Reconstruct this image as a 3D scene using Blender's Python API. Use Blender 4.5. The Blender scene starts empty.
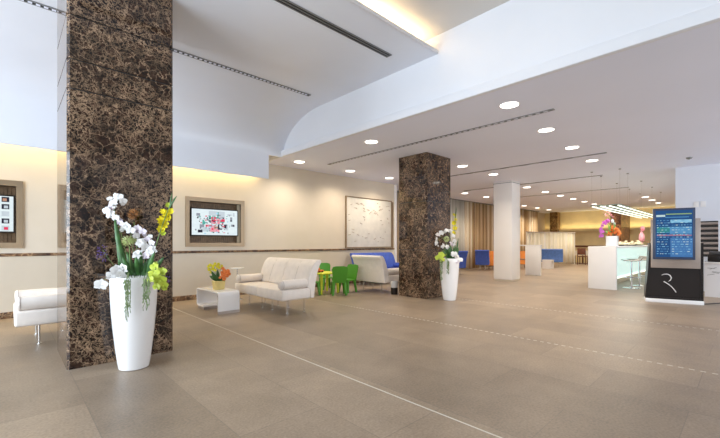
import bpy, bmesh, math, random
from mathutils import Vector, Matrix
random.seed(7)
PI = math.pi
C = bpy.context.scene.collection
S = bpy.context.scene

# ------------------------------------------------------------------ camera
cam = bpy.data.cameras.new('camera'); camo = bpy.data.objects.new('camera', cam); C.objects.link(camo)
camo.location = (0, 0, 1.2)
camo.rotation_euler = (PI/2, 0, math.radians(46.47 - 90))
cam.sensor_width = 36; cam.lens = 370.5/720*36
cam.shift_y = 24/720
cam.clip_start = .05; cam.clip_end = 200
S.camera = camo
# ------------------------------------------------------------------ world and exposure
w = bpy.data.worlds.new('world'); S.world = w; w.use_nodes = True
bg = w.node_tree.nodes['Background']
bg.inputs[0].default_value = (.80, .90, 1.0, 1); bg.inputs[1].default_value = .62
S.view_settings.view_transform = 'Standard'
S.view_settings.look = 'None'
S.view_settings.gamma = 1
S.view_settings.use_curve_mapping = False
S.view_settings.exposure = 0.13
S.cycles.diffuse_bounces = 8; S.cycles.max_bounces = 14

def area(name, loc, size, power, col, rot=(0, 0, 0), spread=PI):
    l = bpy.data.lights.new(name, 'AREA'); l.shape = 'RECTANGLE'
    l.size, l.size_y = size; l.energy = power; l.color = col; l.spread = spread
    o = bpy.data.objects.new(name, l); C.objects.link(o); o.location = loc; o.rotation_euler = rot
    return o
# daylight through the glass fronts behind the camera
area('daylight_front', (9.6, -5.6, 1.7), (9.8, 2.6), 370, (.86, .93, 1.0), (PI/2 + .35, 0, 0))
area('daylight_side', (-4.6, 3.4, 1.7), (6.2, 3.0), 600, (.78, .89, 1.0), (PI/2 + .32, 0, -PI/2))
# light coves
area('cove_wall_lamp', (0.0, 8.06, 2.98), (8.6, .06), 70, (1, .76, .36), (0, 0, 0), 2.4)
area('cove_tray_lamp', (-.3, 3.30, 3.985), (9.4, .1), 64, (1, .74, .42), (PI - .35, 0, 0))
area('cove_back_lamp', (25.30, 5.3, 2.05), (.10, 7.6), 26, (1, .80, .42), (PI, 0, 0))

# ------------------------------------------------------------------ materials
def mat(name, col, rough=.5, metal=0, **k):
    m = bpy.data.materials.new(name); m.use_nodes = True
    b = m.node_tree.nodes['Principled BSDF']
    b.inputs['Base Color'].default_value = (*col, 1); b.inputs['Roughness'].default_value = rough
    b.inputs['Metallic'].default_value = metal
    if 'spec' in k: b.inputs['Specular IOR Level'].default_value = k['spec']
    if 'alpha' in k: b.inputs['Alpha'].default_value = k['alpha']
    if 'trans' in k: b.inputs['Transmission Weight'].default_value = k['trans']
    if 'coat' in k: b.inputs['Coat Weight'].default_value = k['coat']; b.inputs['Coat Roughness'].default_value = .05
    if 'em' in k:
        b.inputs['Emission Color'].default_value = (*k.get('emc', col), 1); b.inputs['Emission Strength'].default_value = k['em']
    noise = k.get('noise')
    if noise:
        nt = m.node_tree; sc_, amt = noise
        tc = nt.nodes.new('ShaderNodeTexCoord'); n = nt.nodes.new('ShaderNodeTexNoise')
        n.inputs['Scale'].default_value = sc_; n.inputs['Detail'].default_value = 5
        r = nt.nodes.new('ShaderNodeValToRGB')
        r.color_ramp.elements[0].position = .3; r.color_ramp.elements[1].position = .7
        r.color_ramp.elements[0].color = (*[max(0, c*(1-amt)) for c in col], 1)
        r.color_ramp.elements[1].color = (*[min(1, c*(1+amt)) for c in col], 1)
        nt.links.new(tc.outputs['Object'], n.inputs['Vector']); nt.links.new(n.outputs['Fac'], r.inputs['Fac'])
        nt.links.new(r.outputs['Color'], b.inputs['Base Color'])
        if k.get('bump'):
            bp = nt.nodes.new('ShaderNodeBump'); bp.inputs['Strength'].default_value = k['bump']; bp.inputs['Distance'].default_value = .01
            nt.links.new(n.outputs['Fac'], bp.inputs['Height']); nt.links.new(bp.outputs['Normal'], b.inputs['Normal'])
    return m

def node(nt, t, **k):
    n = nt.nodes.new(t)
    for a, v in k.items():
        if a in n.inputs: n.inputs[a].default_value = v
        else: setattr(n, a, v)
    return n

def marble(name, scale, dark, mid, vein, rough=.12, vw=.05, spec=.5):
    m = bpy.data.materials.new(name); m.use_nodes = True; nt = m.node_tree; L = nt.links.new
    b = nt.nodes['Principled BSDF']; b.inputs['Roughness'].default_value = rough; b.inputs['Specular IOR Level'].default_value = spec
    tc = node(nt, 'ShaderNodeTexCoord')
    n1 = node(nt, 'ShaderNodeTexNoise'); n1.inputs['Scale'].default_value = scale*.5; n1.inputs['Detail'].default_value = 8; n1.inputs['Roughness'].default_value = .62
    L(tc.outputs['Object'], n1.inputs['Vector'])
    mx = node(nt, 'ShaderNodeMix', data_type='VECTOR'); mx.inputs['Factor'].default_value = .2
    L(tc.outputs['Object'], mx.inputs[4]); L(n1.outputs['Color'], mx.inputs[5])
    def web(sc, w, soft):
        v = node(nt, 'ShaderNodeTexVoronoi', feature='DISTANCE_TO_EDGE'); v.inputs['Scale'].default_value = sc
        L(mx.outputs[1], v.inputs['Vector'])
        r = node(nt, 'ShaderNodeMapRange'); r.inputs['From Min'].default_value = w; r.inputs['From Max'].default_value = w + soft
        r.inputs['To Min'].default_value = 1; r.inputs['To Max'].default_value = 0
        L(v.outputs['Distance'], r.inputs['Value']); return r.outputs['Result']
    a1 = web(scale*.9, vw*.3, vw*1.3); a2 = web(scale*2.1, vw*.6, vw*2.0)
    n2 = node(nt, 'ShaderNodeTexNoise'); n2.inputs['Scale'].default_value = scale*.22; n2.inputs['Detail'].default_value = 8
    L(tc.outputs['Object'], n2.inputs['Vector'])
    r2 = node(nt, 'ShaderNodeMapRange'); r2.inputs['From Min'].default_value = .38; r2.inputs['From Max'].default_value = .66
    L(n2.outputs['Fac'], r2.inputs['Value'])
    n3 = node(nt, 'ShaderNodeTexNoise'); n3.inputs['Scale'].default_value = scale*.8; n3.inputs['Detail'].default_value = 10
    L(tc.outputs['Object'], n3.inputs['Vector'])
    r3 = node(nt, 'ShaderNodeMapRange'); r3.inputs['From Min'].default_value = .42; r3.inputs['From Max'].default_value = .68
    L(n3.outputs['Fac'], r3.inputs['Value'])
    r4 = node(nt, 'ShaderNodeMapRange'); r4.inputs['From Min'].default_value = .40; r4.inputs['From Max'].default_value = .60; r4.inputs['To Min'].default_value = .25
    L(n3.outputs['Fac'], r4.inputs['Value'])
    base = node(nt, 'ShaderNodeMix', data_type='RGBA'); base.inputs[6].default_value = (*dark, 1); base.inputs[7].default_value = (*mid, 1)
    L(r3.outputs['Result'], base.inputs['Factor'])
    m2 = node(nt, 'ShaderNodeMath', operation='MULTIPLY'); L(a2, m2.inputs[0]); L(r2.outputs['Result'], m2.inputs[1])
    m1 = node(nt, 'ShaderNodeMath', operation='MULTIPLY'); L(a1, m1.inputs[0]); L(r4.outputs['Result'], m1.inputs[1])
    mm = node(nt, 'ShaderNodeMath', operation='MAXIMUM'); L(m1.outputs[0], mm.inputs[0]); L(m2.outputs[0], mm.inputs[1])
    fin = node(nt, 'ShaderNodeMix', data_type='RGBA'); fin.inputs[7].default_value = (*vein, 1)
    L(base.outputs[2], fin.inputs[6]); L(mm.outputs[0], fin.inputs['Factor'])
    L(fin.outputs[2], b.inputs['Base Color'])
    return m

def floor_material():
    m = bpy.data.materials.new('stone_tile_floor'); m.use_nodes = True; nt = m.node_tree; L = nt.links.new
    b = nt.nodes['Principled BSDF']
    tc = node(nt, 'ShaderNodeTexCoord'); mp = node(nt, 'ShaderNodeMapping')
    mp.inputs['Rotation'].default_value = (0, 0, PI/2); mp.inputs['Location'].default_value = (.3, .2, 0)
    L(tc.outputs['Object'], mp.inputs['Vector'])
    br = node(nt, 'ShaderNodeTexBrick'); br.offset = .5
    br.inputs['Scale'].default_value = 1; br.inputs['Brick Width'].default_value = 1.25; br.inputs['Row Height'].default_value = .62
    br.inputs['Mortar Size'].default_value = .004; br.inputs['Mortar Smooth'].default_value = .6; br.inputs['Bias'].default_value = 0
    br.inputs['Color1'].default_value = (.338, .26, .188, 1); br.inputs['Color2'].default_value = (.262, .202, .147, 1)
    br.inputs['Mortar'].default_value = (.22, .175, .135, 1)
    L(mp.outputs['Vector'], br.inputs['Vector'])
    n = node(nt, 'ShaderNodeTexNoise'); n.inputs['Scale'].default_value = 2.2; n.inputs['Detail'].default_value = 9; n.inputs['Roughness'].default_value = .65
    L(tc.outputs['Object'], n.inputs['Vector'])
    n2 = node(nt, 'ShaderNodeTexNoise'); n2.inputs['Scale'].default_value = 60; n2.inputs['Detail'].default_value = 4
    L(tc.outputs['Object'], n2.inputs['Vector'])
    ad = node(nt, 'ShaderNodeMath', operation='ADD'); L(n.outputs['Fac'], ad.inputs[0]); L(n2.outputs['Fac'], ad.inputs[1])
    r = node(nt, 'ShaderNodeMapRange'); r.inputs['From Min'].default_value = .65; r.inputs['From Max'].default_value = 1.35
    r.inputs['To Min'].default_value = .66; r.inputs['To Max'].default_value = 1.28
    L(ad.outputs[0], r.inputs['Value'])
    mu = node(nt, 'ShaderNodeVectorMath', operation='SCALE'); L(br.outputs['Color'], mu.inputs[0]); L(r.outputs['Result'], mu.inputs['Scale'])
    L(mu.outputs[0], b.inputs['Base Color'])
    r2 = node(nt, 'ShaderNodeMapRange'); r2.inputs['To Min'].default_value = .34; r2.inputs['To Max'].default_value = .52
    L(n.outputs['Fac'], r2.inputs['Value']); L(r2.outputs['Result'], b.inputs['Roughness'])
    return m

def wall_material(name, c1, c2, pw, ph, mort):
    m = bpy.data.materials.new(name); m.use_nodes = True; nt = m.node_tree; L = nt.links.new
    b = nt.nodes['Principled BSDF']; b.inputs['Roughness'].default_value = .55
    tc = node(nt, 'ShaderNodeTexCoord'); mp = node(nt, 'ShaderNodeMapping'); mp.inputs['Rotation'].default_value = (PI/2, 0, 0)
    L(tc.outputs['Object'], mp.inputs['Vector'])
    n = node(nt, 'ShaderNodeTexNoise'); n.inputs['Scale'].default_value = 3; n.inputs['Detail'].default_value = 8
    L(tc.outputs['Object'], n.inputs['Vector'])
    mx = node(nt, 'ShaderNodeMix', data_type='RGBA'); mx.inputs[6].default_value = (*c1, 1); mx.inputs[7].default_value = (*c2, 1)
    L(n.outputs['Fac'], mx.inputs['Factor']); L(mx.outputs[2], b.inputs['Base Color'])
    return m

M = {}
M['marble'] = marble('emperador_marble', 15, (.010, .0045, .003), (.052, .025, .015), (.42, .28, .175), .07, .034, .42)
M['marble_red'] = marble('red_brown_marble', 7, (.05, .012, .004), (.17, .05, .018), (.50, .24, .09), .3)
M['marble_gold'] = marble('gold_brown_marble', 9, (.10, .04, .01), (.28, .14, .04), (.55, .38, .14), .3)
M['rail'] = marble('stone_rail', 9, (.035, .012, .005), (.15, .065, .025), (.42, .27, .14), .55)
M['floor'] = floor_material()
M['wall'] = wall_material('cream_limestone', (.66, .575, .46), (.72, .64, .525), 1, 1, 0)
M['wall_low'] = wall_material('beige_limestone', (.60, .52, .41), (.68, .60, .48), 1, 1, 0)
M['white_plaster'] = mat('white_plaster', (.78, .79, .83), .75, noise=(1.2, .02))
M['grey_plaster'] = mat('satin_grey_plaster', (.74, .76, .82), .3, noise=(.8, .03))
M['low_ceiling'] = mat('ceiling_paint', (.79, .81, .93), .7, noise=(.6, .02))
M['up_ceiling'] = mat('upper_ceiling_paint', (.70, .67, .63), .8, noise=(.6, .02))
M['column_white'] = mat('column_paint', (.86, .83, .80), .6, noise=(1.5, .02))
M['gold_wall'] = mat('ochre_wall', (.80, .68, .40), .5, noise=(1.2, .12))
M['white_wall'] = mat('cool_white_wall', (.72, .74, .80), .6, noise=(1.2, .02))
M['black'] = mat('black_lacquer', (.022, .018, .017), .3, spec=.3)
M['dark'] = mat('dark_recess', (.03, .028, .027), .6)
M['slat'] = mat('grey_metal_slat', (.26, .26, .26), .4, .6)
M['bronze'] = mat('champagne_metal', (.32, .235, .15), .38, .6, noise=(3, .12))
M['lining'] = mat('brushed_gold_lining', (.66, .54, .38), .45, .25, noise=(3, .08))
M['niche'] = mat('dark_bronze_slats', (.16, .10, .055), .45, .3, noise=(18, .35))
M['silver'] = mat('silver_metal', (.38, .32, .28), .4, .45, noise=(4, .05))
M['chrome'] = mat('chrome', (.78, .78, .78), .12, 1)
M['gloss_white'] = mat('gloss_white', (.84, .83, .83), .18, coat=.4, noise=(2, .01))
M['satin_white'] = mat('satin_white_laminate', (.84, .82, .80), .55, noise=(2, .01))
M['leather'] = mat('cream_leather', (.80, .735, .68), .42, noise=(8, .05), bump=.15)
M['leather_edge'] = mat('leather_piping', (.50, .45, .42), .5)
M['blue'] = mat('blue_fabric', (.045, .095, .42), .7, noise=(14, .15), bump=.2)
M['blue_light'] = mat('bright_blue_fabric', (.10, .22, .60), .7, noise=(14, .15))
M['orange'] = mat('orange_fabric', (.78, .27, .05), .6, noise=(10, .1))
M['green_plastic'] = mat('green_plastic', (.07, .29, .02), .35, noise=(8, .05))
M['yellow_plastic'] = mat('yellow_green_plastic', (.66, .72, .04), .35, noise=(8, .05))
M['red_plastic'] = mat('orange_red_plastic', (.85, .18, .04), .35, noise=(8, .05))
M['curtain'] = None
M['leaf'] = mat('green_leaf', (.045, .13, .03), .45, noise=(20, .35))
M['leaf_light'] = mat('pale_green_leaf', (.17, .34, .06), .5, noise=(20, .25))
M['moss'] = mat('grey_green_moss', (.15, .20, .085), .8, noise=(40, .35))
M['petal_white'] = mat('white_petal', (.82, .81, .80), .5, noise=(25, .04))
M['petal_lilac'] = mat('pale_lilac_petal', (.62, .56, .62), .5, noise=(25, .06))
M['petal_yellow'] = mat('yellow_petal', (.80, .70, .03), .5, noise=(25, .15))
M['petal_lime'] = mat('lime_petal', (.50, .60, .06), .5, noise=(25, .15))
M['petal_cream'] = mat('cream_green_petal', (.66, .74, .38), .55, noise=(30, .15))
M['petal_purple'] = mat('purple_petal', (.20, .11, .55), .5, noise=(30, .3))
M['petal_rust'] = mat('rust_petal', (.32, .13, .03), .6, noise=(30, .3))
M['petal_orange'] = mat('orange_petal', (.88, .27, .06), .5, noise=(30, .15))
M['petal_magenta'] = mat('magenta_petal', (.50, .10, .42), .5, noise=(30, .15))
M['petal_pink'] = mat('pink_petal', (.86, .38, .44), .5, noise=(30, .15))
M['pot_yellow'] = mat('pale_yellow_pot', (.72, .58, .22), .5, noise=(10, .08))
M['stem'] = mat('plant_stem', (.12, .22, .05), .55, noise=(20, .2))
M['lamp'] = mat('lamp_glow', (1, 1, 1), .5, em=6, emc=(1, .93, .82))
M['trim_white'] = mat('white_lamp_trim', (.82, .80, .78), .4)
M['tube'] = mat('tube_glow', (1, 1, 1), .4, em=1.1, emc=(.93, 1, .80))
M['teal_glow'] = mat('backlit_teal_glass', (.70, .86, .84), .3, em=.55, emc=(.62, .90, .86))
M['glass_edge'] = mat('green_glass', (.05, .22, .16), .15)
M['food'] = mat('pale_food', (.80, .70, .48), .6, noise=(20, .25))
M['wood_brown'] = mat('dark_brown_wood', (.16, .055, .025), .4, noise=(9, .3))
M['cloth'] = mat('white_cloth', (.74, .70, .62), .8, noise=(6, .06))
M['bag'] = mat('clear_bin_liner', (.70, .70, .70), .4, alpha=.75)
M['paper'] = mat('white_paper', (.78, .78, .80), .6)
M['strip'] = mat('pale_inlay', (.62, .57, .48), .35)

def em(name, col, s=1.0):
    k = 'em_' + name
    if k not in M:
        m = bpy.data.materials.new(name); m.use_nodes = True; nt = m.node_tree
        nt.nodes.clear(); e = nt.nodes.new('ShaderNodeEmission'); o = nt.nodes.new('ShaderNodeOutputMaterial')
        n = nt.nodes.new('ShaderNodeTexNoise'); n.inputs['Scale'].default_value = 9
        r = nt.nodes.new('ShaderNodeValToRGB'); r.color_ramp.elements[0].color = (*[c*.85 for c in col], 1); r.color_ramp.elements[1].color = (*[min(1, c*1.12) for c in col], 1)
        nt.links.new(n.outputs['Fac'], r.inputs['Fac']); nt.links.new(r.outputs['Color'], e.inputs[0])
        e.inputs[1].default_value = s; nt.links.new(e.outputs[0], o.inputs[0]); M[k] = m
    return M[k]

def curtain_material(name, cols, scale):
    m = bpy.data.materials.new(name); m.use_nodes = True; nt = m.node_tree; L = nt.links.new
    b = nt.nodes['Principled BSDF']; b.inputs['Roughness'].default_value = .8
    tc = node(nt, 'ShaderNodeTexCoord'); mp = node(nt, 'ShaderNodeMapping'); mp.inputs['Scale'].default_value = (scale, scale, .02)
    n = node(nt, 'ShaderNodeTexNoise'); n.inputs['Scale'].default_value = 1; n.inputs['Detail'].default_value = 3
    r = node(nt, 'ShaderNodeValToRGB'); e = r.color_ramp.elements
    e[0].position = .32; e[1].position = .68; e[0].color = (*cols[0], 1); e[1].color = (*cols[-1], 1)
    x = e.new(.5); x.color = (*cols[1], 1)
    L(tc.outputs['Object'], mp.inputs['Vector']); L(mp.outputs['Vector'], n.inputs['Vector']); L(n.outputs['Fac'], r.inputs['Fac']); L(r.outputs['Color'], b.inputs['Base Color'])
    return m
M['curtain'] = curtain_material('striped_curtain', [(.27, .15, .06), (.62, .45, .25), (.92, .84, .68)], 6)  # light and dark bands paint the shading of the folds into the colour
M['sheer'] = curtain_material('pale_sheer', [(.46, .44, .38), (.60, .57, .50), (.74, .72, .66)], 9)
M['screen_cloth'] = curtain_material('ivory_sheer', [(.78, .70, .50), (.88, .83, .66), (.93, .90, .82)], 7)

# ------------------------------------------------------------------ mesh helpers
class MB:
    def __init__(s): s.bm = bmesh.new()
    def box(s, a, b, bev=0, rot=None, org=None, seg=2):
        a, b = Vector(a), Vector(b)
        r = bmesh.ops.create_cube(s.bm, size=1)
        vs = r['verts']
        c, d = (a+b)/2, (b-a)
        for v in vs: v.co = Vector((v.co.x*d.x, v.co.y*d.y, v.co.z*d.z)) + c
        if bev:
            es = list({e for v in vs for e in v.link_edges})
            rr = bmesh.ops.bevel(s.bm, geom=es, offset=bev, segments=seg, affect='EDGES', profile=.5)
            vs = list({v for f in rr['faces'] for v in f.verts} | {v for v in vs if v.is_valid})
        if rot is not None:
            o = Vector(org) if org else c
            for v in vs: v.co = rot @ (v.co - o) + o
        return s
    def cyl(s, p, q, r, r2=None, n=12, cap=True):
        p, q = Vector(p), Vector(q); r2 = r if r2 is None else r2
        d = q-p; z = d.normalized(); x = z.orthogonal().normalized(); y = z.cross(x)
        A = [s.bm.verts.new(p + (x*math.cos(t)+y*math.sin(t))*r) for t in [2*PI*i/n for i in range(n)]]
        B = [s.bm.verts.new(q + (x*math.cos(t)+y*math.sin(t))*r2) for t in [2*PI*i/n for i in range(n)]]
        for i in range(n):
            f = s.bm.faces.new((A[i], A[(i+1) % n], B[(i+1) % n], B[i])); f.smooth = True
        if cap: s.bm.faces.new(A[::-1]); s.bm.faces.new(B)
        return s
    def tube(s, pts, r, n=8):
        pts = [Vector(p) for p in pts]; rings = []
        for i, p in enumerate(pts):
            d = (pts[min(i+1, len(pts)-1)] - pts[max(i-1, 0)]).normalized()
            x = d.cross(Vector((.13, .31, .94)))
            x = x.normalized() if x.length > .05 else d.orthogonal().normalized()
            y = d.cross(x)
            rr = r(i/(len(pts)-1)) if callable(r) else r
            rings.append([s.bm.verts.new(p + (x*math.cos(t)+y*math.sin(t))*rr) for t in [2*PI*k/n for k in range(n)]])
        for a, b in zip(rings, rings[1:]):
            for k in range(n):
                f = s.bm.faces.new((a[k], a[(k+1) % n], b[(k+1) % n], b[k])); f.smooth = True
        s.bm.faces.new(rings[0][::-1]); s.bm.faces.new(rings[-1])
        return s
    def lathe(s, prof, c=(0, 0, 0), n=32):
        c = Vector(c); rings = []
        for r, z in prof:
            if r < 1e-5: rings.append([s.bm.verts.new(c + Vector((0, 0, z)))])
            else: rings.append([s.bm.verts.new(c + Vector((r*math.cos(2*PI*k/n), r*math.sin(2*PI*k/n), z))) for k in range(n)])
        for a, b in zip(rings, rings[1:]):
            for k in range(n):
                A = a[k % len(a)], a[(k+1) % len(a)]; B = b[k % len(b)], b[(k+1) % len(b)]
                vs = []
                for v in (A[0], A[1], B[1], B[0]):
                    if v not in vs: vs.append(v)
                if len(vs) > 2: f = s.bm.faces.new(vs); f.smooth = True
        return s
    def prism(s, prof, axis, a, b, smooth=False):
        """prof: list of 2-D points; axis 'x' -> (y,z), 'y' -> (x,z), 'z' -> (x,y)"""
        def P(p, t):
            return {'x': (t, p[0], p[1]), 'y': (p[0], t, p[1]), 'z': (p[0], p[1], t)}[axis]
        A = [s.bm.verts.new(P(p, a)) for p in prof]; B = [s.bm.verts.new(P(p, b)) for p in prof]
        n = len(prof)
        for i in range(n):
            f = s.bm.faces.new((A[i], A[(i+1) % n], B[(i+1) % n], B[i])); f.smooth = smooth
        s.bm.faces.new(A[::-1]); s.bm.faces.new(B)
        return s
    def ball(s, c, r, seg=12, sc=(1, 1, 1)):
        rr = bmesh.ops.create_uvsphere(s.bm, u_segments=seg, v_segments=max(6, seg//2+2), radius=r)
        for v in rr['verts']:
            v.co = Vector((v.co.x*sc[0], v.co.y*sc[1], v.co.z*sc[2])) + Vector(c)
            for f in v.link_faces: f.smooth = True
        return s
    def petal(s, base, tip, width, normal, cup=.15, n=5, point=.5):
        """a curved leaf or petal from base to tip"""
        base, tip = Vector(base), Vector(tip); d = tip-base; L = d.length; z = Vector(normal).normalized()
        x = d.normalized().cross(z).normalized(); rows = []
        for i in range(n+1):
            t = i/n; wd = width*.5*(math.sin(PI*min(1, (t*.92+.06)))**(.6+point*.3))
            c = base + d*t + z*(cup*L*math.sin(PI*t*.9)) 
            rows.append([s.bm.verts.new(c + x*(k*wd) + z*(abs(k)*cup*width*.5)) for k in (-1, 0, 1)])
        for a, b in zip(rows, rows[1:]):
            for k in range(2):
                f = s.bm.faces.new((a[k], a[k+1], b[k+1], b[k])); f.smooth = True
        return s
    def build(s, name, m, parent=None, loc=None, solid=0, fix=True):
        if fix and not solid: bmesh.ops.recalc_face_normals(s.bm, faces=s.bm.faces)
        me = bpy.data.meshes.new(name); s.bm.to_mesh(me); s.bm.free()
        if not solid: me.set_sharp_from_angle(angle=math.radians(42))
        for mm in (m if isinstance(m, (list, tuple)) else [m]): me.materials.append(mm)
        o = bpy.data.objects.new(name, me); C.objects.link(o)
        if parent: o.parent = parent
        if loc: o.location = loc
        if solid:
            md = o.modifiers.new('solid', 'SOLIDIFY'); md.thickness = solid; md.offset = 0
        return o

def tag(o, label, cat, group=None):
    o['label'] = label; o['category'] = cat
    if group: o['group'] = group
    return o
def thing(name, loc, label, cat, group=None, rz=0):
    o = bpy.data.objects.new(name, None); C.objects.link(o); o.location = loc; o.rotation_euler = (0, 0, rz)
    o.empty_display_size = .1
    return tag(o, label, cat, group)
def struct(mb, name, m, solid=0):
    o = mb.build(name, m, solid=solid); o['kind'] = 'structure'; return o
def dup(root, loc, rz=None, label=None, group=None):
    def cp(o, par):
        c = o.copy(); C.objects.link(c)
        if par: c.parent = par
        for ch in o.children: cp(ch, c)
        return c
    r = cp(root, None); r.location = loc
    if rz is not None: r.rotation_euler = (0, 0, rz)
    if label: r['label'] = label
    if group: r['group'] = group
    return r
def rz_(a): return Matrix.Rotation(a, 3, 'Z')

# ------------------------------------------------------------------ the room
WY = 8.15          # face of the long cream wall
LC = 3.14          # lower ceiling
HC = 3.93          # high soffit
UC = 4.20          # upper ceiling of the tray
BX = 4.50          # bulkhead
struct(MB().box((-6, -6, -.1), (26.5, 9.6, 0)), 'floor', M['floor'])

def wall_holes(mb, x0, x1, z0, z1, y0, y1, holes):
    xs = sorted({x0, x1, *[h[0] for h in holes], *[h[1] for h in holes]}); zs = sorted({z0, z1, *[h[2] for h in holes], *[h[3] for h in holes]})
    for a, b in zip(xs, xs[1:]):
        for c, d in zip(zs, zs[1:]):
            cx, cz = (a+b)/2, (c+d)/2
            if any(h[0] < cx < h[1] and h[2] < cz < h[3] for h in holes): continue
            mb.box((a, y0, c), (b, y1, d))
    return mb
NICHES = [(2.69, 4.0, 1.12, 2.18), (-1.13, .18, 1.12, 2.20)]
holes = [(a+.06, b-.06, c+.06, d-.06) for a, b, c, d in NICHES]
mb = wall_holes(MB(), -6, 9.35, 1.0, 4.4, WY, WY+.45, holes)
struct(mb, 'wall_back_upper', M['wall'])
struct(MB().box((-6, WY-.004, 0), (9.35, WY+.45, 1.0)), 'wall_back_lower', M['wall_low'])
struct(MB().box((-6, WY-.022, .985), (9.35, WY, 1.035), .004), 'trim_1', M['rail'])
struct(MB().box((-6, WY-.03, 0), (9.35, WY-.002, .10), .004), 'baseboard_back', M['rail'])
# recessed window bay behind the curtains
struct(MB().box((9.3, 9.25, 0), (25.9, 9.45, LC+.1)), 'wall_curtain', M['wall'])
struct(MB().box((9.30, WY-.03, 0), (9.42, WY+.0, LC), .005), 'trim_2', M['column_white'])
# far wall with lit ledge
struct(MB().box((25.5, .9, 0), (25.8, 9.3, LC+.1)), 'wall_far', M['gold_wall'])
struct(MB().box((25.22, 1.3, 1.93), (25.5, 9.25, 1.96)).box((25.20, 1.3, 1.93), (25.22, 9.25, 2.03)), 'trim_3', M['gold_wall'])
struct(MB().box((25.46, 1.3, .95), (25.5, 9.25, 1.05)), 'trim_4', M['wood_brown'])
# white block on the right
struct(MB().box((12.53, -5.9, 0), (25.6, 1.33, LC+.05)), 'wall_right', M['white_wall'])

# lower ceiling and its fascia
struct(MB().box((BX, -6, LC), (26, 9.5, LC+.12)), 'ceiling_lower', M['low_ceiling'])
struct(MB().box((BX-.06, -6, LC-.001), (BX+.02, WY, LC+.13), .008), 'trim_5', M['white_plaster'])
struct(MB().box((BX, -6, LC+.12), (BX+.2, WY, UC+.1)), 'wall_bulkhead', M['white_plaster'])
# high soffit that curves down towards the wall
prof = [(3.11, HC), (5.6, HC)] + [(5.9 + 1.36*math.sin(t*PI/20), HC - .80*(1-math.cos(t*PI/20))) for t in range(0, 11)]
mb = MB(); th = .045
def shell(prof, x0, x1):
    out = []
    for i, p in enumerate(prof):
        a = Vector(prof[max(0, i-1)]); b = Vector(prof[min(len(prof)-1, i+1)]); d = (b-a).normalized()
        out.append((p[0]+abs(d.y)*th, p[1]+abs(d.x)*th))
    A = [[mb.bm.verts.new((x, p[0], p[1])) for p in prof] for x in (x0, x1)]
    B = [[mb.bm.verts.new((x, p[0], p[1])) for p in out] for x in (x0, x1)]
    for i in range(len(prof)-1):
        f = mb.bm.faces.new((A[0][i], A[0][i+1], A[1][i+1], A[1][i])); f.smooth = True
        f = mb.bm.faces.new((B[0][i], B[0][i+1], B[1][i+1], B[1][i])); f.smooth = True
        for k in (0, 1): mb.bm.faces.new((A[k][i], A[k][i+1], B[k][i+1], B[k][i]))
    for j in (0, -1): mb.bm.faces.new((A[0][j], A[1][j], B[1][j], B[0][j]))
shell(prof + [(7.26, 2.9), (7.26, 2.61)], -6, 4.14)
shell(prof, 4.14, BX)
struct(mb, 'ceiling_soffit', M['grey_plaster'])
struct(MB().box((-6, 3.09, HC-.008), (BX-.02, 3.125, HC+.045), .004), 'trim_6', M['white_plaster'])
struct(MB().box((-6, -6, UC), (BX+.1, WY+.1, UC+.12)), 'ceiling_upper', M['up_ceiling'])

# marble columns: stacked slabs with open joints and chamfered corners
def column(x0, y0, x1, y1, h, joints, name, m, ch=.022):
    mb = MB(); g = .007
    zs = [0] + joints + [h]
    def ring(c, i): 
        return [(x0+i+c, y0+i), (x1-i-c, y0+i), (x1-i, y0+i+c), (x1-i, y1-i-c), (x1-i-c, y1-i), (x0+i+c, y1-i), (x0+i, y1-i-c), (x0+i, y0+i+c)]
    for a, b in zip(zs, zs[1:]):
        mb.prism(ring(ch, 0), 'z', a + (g if a else 0), b - (g if b < h else 0))
    n = len(mb.bm.faces); mb.prism(ring(ch, .015), 'z', .01, h-.01)
    for i, f in enumerate(mb.bm.faces): f.material_index = int(i >= n)
    return mb.build(name, [m, M['dark']])
tag(column(.401, 4.43, 1.336, 5.39, HC, [2.67, 2.95, 3.37], 'marble_column', M['marble']),
    'dark brown veined marble column nearest the viewer, on the left', 'column', 'marble columns')
tag(column(6.47, 4.74, 7.39, 5.54, LC, [1.05, 2.1], 'marble_column', M['marble']),
    'dark brown veined marble column in the middle of the lobby beside the smaller vase', 'column', 'marble columns')
tag(column(22.2, 4.45, 24.3, 4.9, LC, [1.0, 2.0], 'marble_column', M['marble_red']),
    'reddish brown marble column behind the bar counter', 'column', 'marble columns')
tag(column(24.9, 8.30, 25.45, 8.75, LC, [1.0, 2.0], 'marble_column', M['marble_gold']),
    'narrow gold and brown mottled pillar on the far ochre wall', 'column', 'marble columns')
r = thing('white_column', (11.36, 5.10, 0), 'plain white painted square column between the curtains and the bar', 'column')
MB().box((0, 0, .05), (.6, .6, LC), .006).build('shaft', M['column_white'], r)
MB().box((.015, .015, 0), (.585, .585, .05)).build('plinth', M['wall_low'], r)
MB().box((-.01, -.01, LC-.05), (.61, .61, LC-.035)).build('collar', M['slat'], r)

# inlaid floor lines
struct(MB().box((2.196, -5.5, 0), (2.206, 8.0, .0025)), 'trim_7', M['strip'])
for k, xx in enumerate((4.69, 7.02)):
    mb = MB(); y = -3.0
    while y < 6.6: mb.box((xx, y, 0), (xx+.018, y+.04, .002)); y += .08
    struct(mb, 'trim_%d' % (8+k), M['strip'])

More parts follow.
